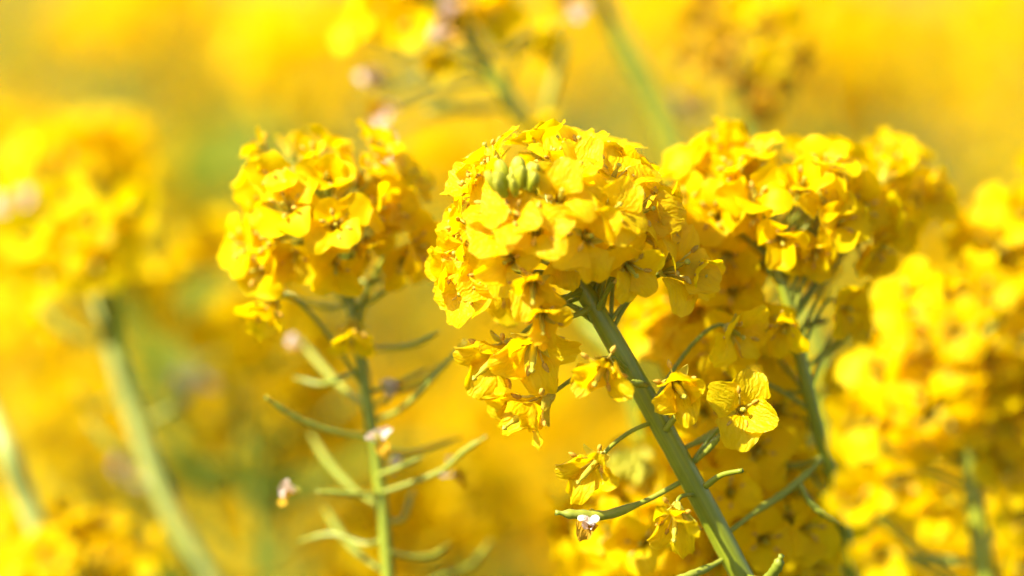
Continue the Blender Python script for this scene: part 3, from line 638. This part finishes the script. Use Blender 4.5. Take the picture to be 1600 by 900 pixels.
# ------------------------------------------------------------------ plants further back, each with its own stem and heads
HEADS = []
for i in range(8):
    rnd = random.Random(900 + i); b = MB(); cnt = 21
    ex, ez = rnd.uniform(0.014, 0.020), rnd.uniform(0.012, 0.017)
    for k in range(cnt):
        h = 1 - 1.7 * (k + .5) / cnt; a = k * 2.39996; r = math.sqrt(max(0, 1 - h * h))
        o = Vector((r * math.cos(a), r * math.sin(a), h)); o = (o + Vector([rnd.uniform(-.25, .25) for _ in range(3)])).normalized()
        p = Vector((o.x * ex, o.y * ex, o.z * ez)) * rnd.uniform(.8, 1.1)
        nn = (o + Vector([rnd.uniform(-.4, .4) for _ in range(3)]) + Vector((0, 0, .2))).normalized()
        whole_flower_mesh(b, rnd.choice(('open', 'open', 'cupped', 'old')), 2000 + i * 60 + k, frame(p, nn, rnd.uniform(0, 6)) @ Matrix.Scale(1.05, 4), 2)
    HEADS.append(b.mesh('flower_head'))

SPRAY = []
for i in range(4):                                                  # the podded length of stem under a far flower head
    rnd = random.Random(300 + i); b = MB()
    for k in range(16):
        z = -0.018 - 0.085 * k / 16; a = k * 2.39996; d = Vector((math.cos(a), math.sin(a), 0)); Lp = rnd.uniform(.022, .042)
        P = [Vector((0, 0, z)), Vector((0, 0, z + Lp * .12)) + d * Lp * .45, Vector((0, 0, z + Lp * .5)) + d * Lp * .95]
        b.tube(catmull(P, 3), [.0006, .0006, .0008, .0011, .0011, .0009, .0004], 'stem_far', 5)
    SPRAY.append(b.mesh('seed_pods'))
FAR_LABEL = 'blurred yellow rapeseed plant in the dense field behind the sharp plants'
def far_plant(rnd, px, py, D, nheads=3, label=None):
    top = at(px, py, (D - DF) / MM)
    if top.z < 0.45: return
    lx, ly = rnd.uniform(-.12, .06), rnd.uniform(-.08, .08)
    base = Vector((top.x - lx * top.z, top.y - ly * top.z, 0))
    e = link('rapeseed_plant', None); e.location = base
    tag(e, label or FAR_LABEL, group='blurred rapeseed plants of the field behind')
    T = top - base
    mid = Vector((T.x * 0.35 + rnd.uniform(-.02, .02), T.y * 0.35, T.z * 0.55))
    pts = catmull([Vector((0, 0, 0)), mid, T], 6)
    b = MB(); b.tube(pts, [(4.2 - 2.9 * i / 12) * MM for i in range(13)], 'stem_far', 7)
    hs = [T + Vector((0, 0, 0.004))]
    for k in range(nheads - 1):                                    # side shoots
        i = rnd.randrange(7, 11); a = rnd.uniform(0, 6.28); r = rnd.uniform(.04, .09); up = rnd.uniform(.05, .13)
        q = pts[i] + Vector((math.cos(a) * r, math.sin(a) * r, up))
        if q.z > T.z + 0.02: q.z = T.z - rnd.uniform(0.0, .05)
        b.tube(bez(pts[i], pts[i] + Vector((math.cos(a), math.sin(a), .6)) * r * .6, q - Vector((0, 0, up * .5)), q, 6), [1.5 * MM] * 7, 'stem_far', 5)
        hs.append(q)
    link('stem', b.mesh('stem'), e)
    for h in hs:
        link('flower_head', HEADS[rnd.randrange(8)], e, Matrix.Translation(h) @ Matrix.Rotation(rnd.uniform(0, 6.28), 4, 'Z') @ Matrix.Rotation(rnd.uniform(0, .5), 4, 'X') @ Matrix.Scale(rnd.uniform(.8, 1.2), 4))
    link('seed_pods', SPRAY[rnd.randrange(4)], e, Matrix.Translation(T) @ Matrix.Rotation(rnd.uniform(0, 6.28), 4, 'Z') @ Matrix.Scale(rnd.uniform(.9, 1.3), 4))['kind'] = 'stuff'
    for k in range(5):
        p = pts[rnd.randrange(3, 11)]
        link('leaf', LEAF_FAR[rnd.randrange(5)], e, Matrix.Translation(p) @ Matrix.Rotation(rnd.uniform(0, 6.28), 4, 'Z') @ Matrix.Scale(rnd.uniform(.9, 1.7), 4))

def leafy_plant(rnd, px, py, D, n=16):
    top = at(px, py, (D - DF) / MM); base = Vector((top.x + rnd.uniform(-.02, .05), top.y + rnd.uniform(-.03, .03), 0))
    e = link('leafy_plant', None); e.location = base
    tag(e, 'blurred leafy green plant without flowers between the yellow plants', 'leafy plant', 'green plants not yet in flower')
    T = top - base; pts = catmull([Vector((0, 0, 0)), Vector((T.x * .4, T.y * .4, T.z * .5)), T], 8)
    b = MB(); b.tube(pts, [(4.5 - 3.4 * i / 16) * MM for i in range(17)], 'stem_far', 7); link('stem', b.mesh('stem'), e)
    for k in range(n):
        p = pts[16 - int(11 * (k / n) ** 1.3)]
        link('leaf', LEAF_FAR[rnd.randrange(5)], e, Matrix.Translation(p) @ Matrix.Rotation(k * 2.4 + rnd.uniform(-.3, .3), 4, 'Z') @ Matrix.Rotation(rnd.uniform(-.3, .5), 4, 'X') @ Matrix.Scale(rnd.uniform(.7, 1.3), 4))

rnd = random.Random(5)
for (x, y, D) in [(320, 320, 1.1), (440, 815, 0.9), (20, 60, 1.4), (225, 520, 1.2), (265, 640, 0.95), (330, 790, 0.95)]:
    leafy_plant(rnd, x, y, D)
SINGLED = {(365, 490): 'rounded blurred rapeseed head just left of the podded stem, below its flower head',
           (425, 640): 'blurred rapeseed plant directly behind the lower left seed pods of the slim plant',
           (690, 820): 'blurred bright rapeseed head low between the podded stem and the sharp leaning stem',
           }
# hand-set heads where the photograph shows brighter masses, then the rest of the field
for (x, y, D) in [(365, 490, 0.76), (425, 640, 0.80), (130, 60, 1.25), (290, 50, 1.5), (430, 60, 1.35), (690, 820, 0.80), (640, 900, 0.8), (120, 690, 0.92), (820, 700, 1.0), (760, 780, 1.1), (560, 690, 1.05), (540, 120, 1.4), (1500, 60, 1.6), (1400, 100, 1.4), (1300, 30, 1.5), (1560, 180, 1.3), (1040, 40, 1.2), (20, 540, 1.0), (680, 300, 1.2), (1150, 130, 1.2), (250, 640, 1.1), (740, 560, 1.15)]:
    far_plant(rnd, x, y, D, 4, SINGLED.get((x, y)))
nfar = 0
while nfar < 160:
    D = 1.05 + 2.4 * rnd.random() ** 1.3
    px, py = rnd.uniform(-120, 1720), rnd.uniform(-90, 950)
    if D < 2.2 and rnd.random() < 0.2 and px < 700 and py > 500: continue
    if D < 2.6 and ((px - 320) ** 2 / 90 ** 2 + (py - 350) ** 2 / 130 ** 2 < 1 or (px - 450) ** 2 / 110 ** 2 + (py - 830) ** 2 / 80 ** 2 < 1): continue
    far_plant(rnd, px, py, D, rnd.choice((3, 3, 4))); nfar += 1

# ------------------------------------------------------------------ the rest of the field, one uncountable mass
rnd = random.Random(77); b = MB(); 
def blade(c, n, L, W, key):
    t = n.orthogonal().normalized(); t.rotate(Matrix.Rotation(rnd.uniform(0, 6.28), 3, n)); s = n.cross(t)
    k = len(b.v)
    for q, u in ((c - t * L, (.5, 0)), (c + s * W + n * W * .3, (1, .6)), (c + t * L, (.5, 1)), (c - s * W + n * W * .3, (0, .6))): b.v.append(q); b.uv.append(u)
    b.f.append((k, k + 1, k + 2, k + 3)); b.m.append(b.mi(key))
cnt = 0
while cnt < 1700:
    x, y = rnd.uniform(-7, 7), rnd.uniform(0.1, 14)
    inview = abs(x) < 0.20 * y + 0.22
    if (inview and y < 3.3) or (not inview and abs(x) < 0.5 and y < 0.9): continue
    if -0.7 < x < 0 and y < 0.6: continue                         # the path the picture was taken from
    h = rnd.uniform(0.85, 1.16) if not (-0.9 < x < 0 and y < 1.4) else rnd.uniform(0.7, 0.92); cnt += 1; nh = 2 if y > 6 else 3
    b.tube([Vector((x, y, 0)), Vector((x + rnd.uniform(-.03, .03), y, h * .5)), Vector((x, y, h))], [.004, .003, .0015], 'stem_far', 3, caps=False)
    for k in range(nh):
        c = Vector((x + rnd.uniform(-.06, .06) * (k > 0), y + rnd.uniform(-.06, .06) * (k > 0), h - .06 * k * rnd.random()))
        for j in range(18 if y < 6 else 12):
            o = Vector((rnd.gauss(0, 1), rnd.gauss(0, 1), rnd.gauss(0.3, 1))).normalized()
            blade(c + o * .024, (o + Vector((rnd.uniform(-.6, .6), rnd.uniform(-.6, .6), .2))).normalized(), .0115, .008, 'petal_far')
    for j in range(4):
        blade(Vector((x + rnd.uniform(-.05, .05), y + rnd.uniform(-.05, .05), h * rnd.uniform(.3, .85))), Vector((rnd.uniform(-1, 1), rnd.uniform(-1, 1), .6)).normalized(), .05, .014, 'leaf_far')
fm = link('rapeseed_field', b.mesh('rapeseed_field')); fm['kind'] = 'stuff'
fm['label'] = 'mass of yellow rapeseed field going on into the distance'; fm['category'] = 'crop'
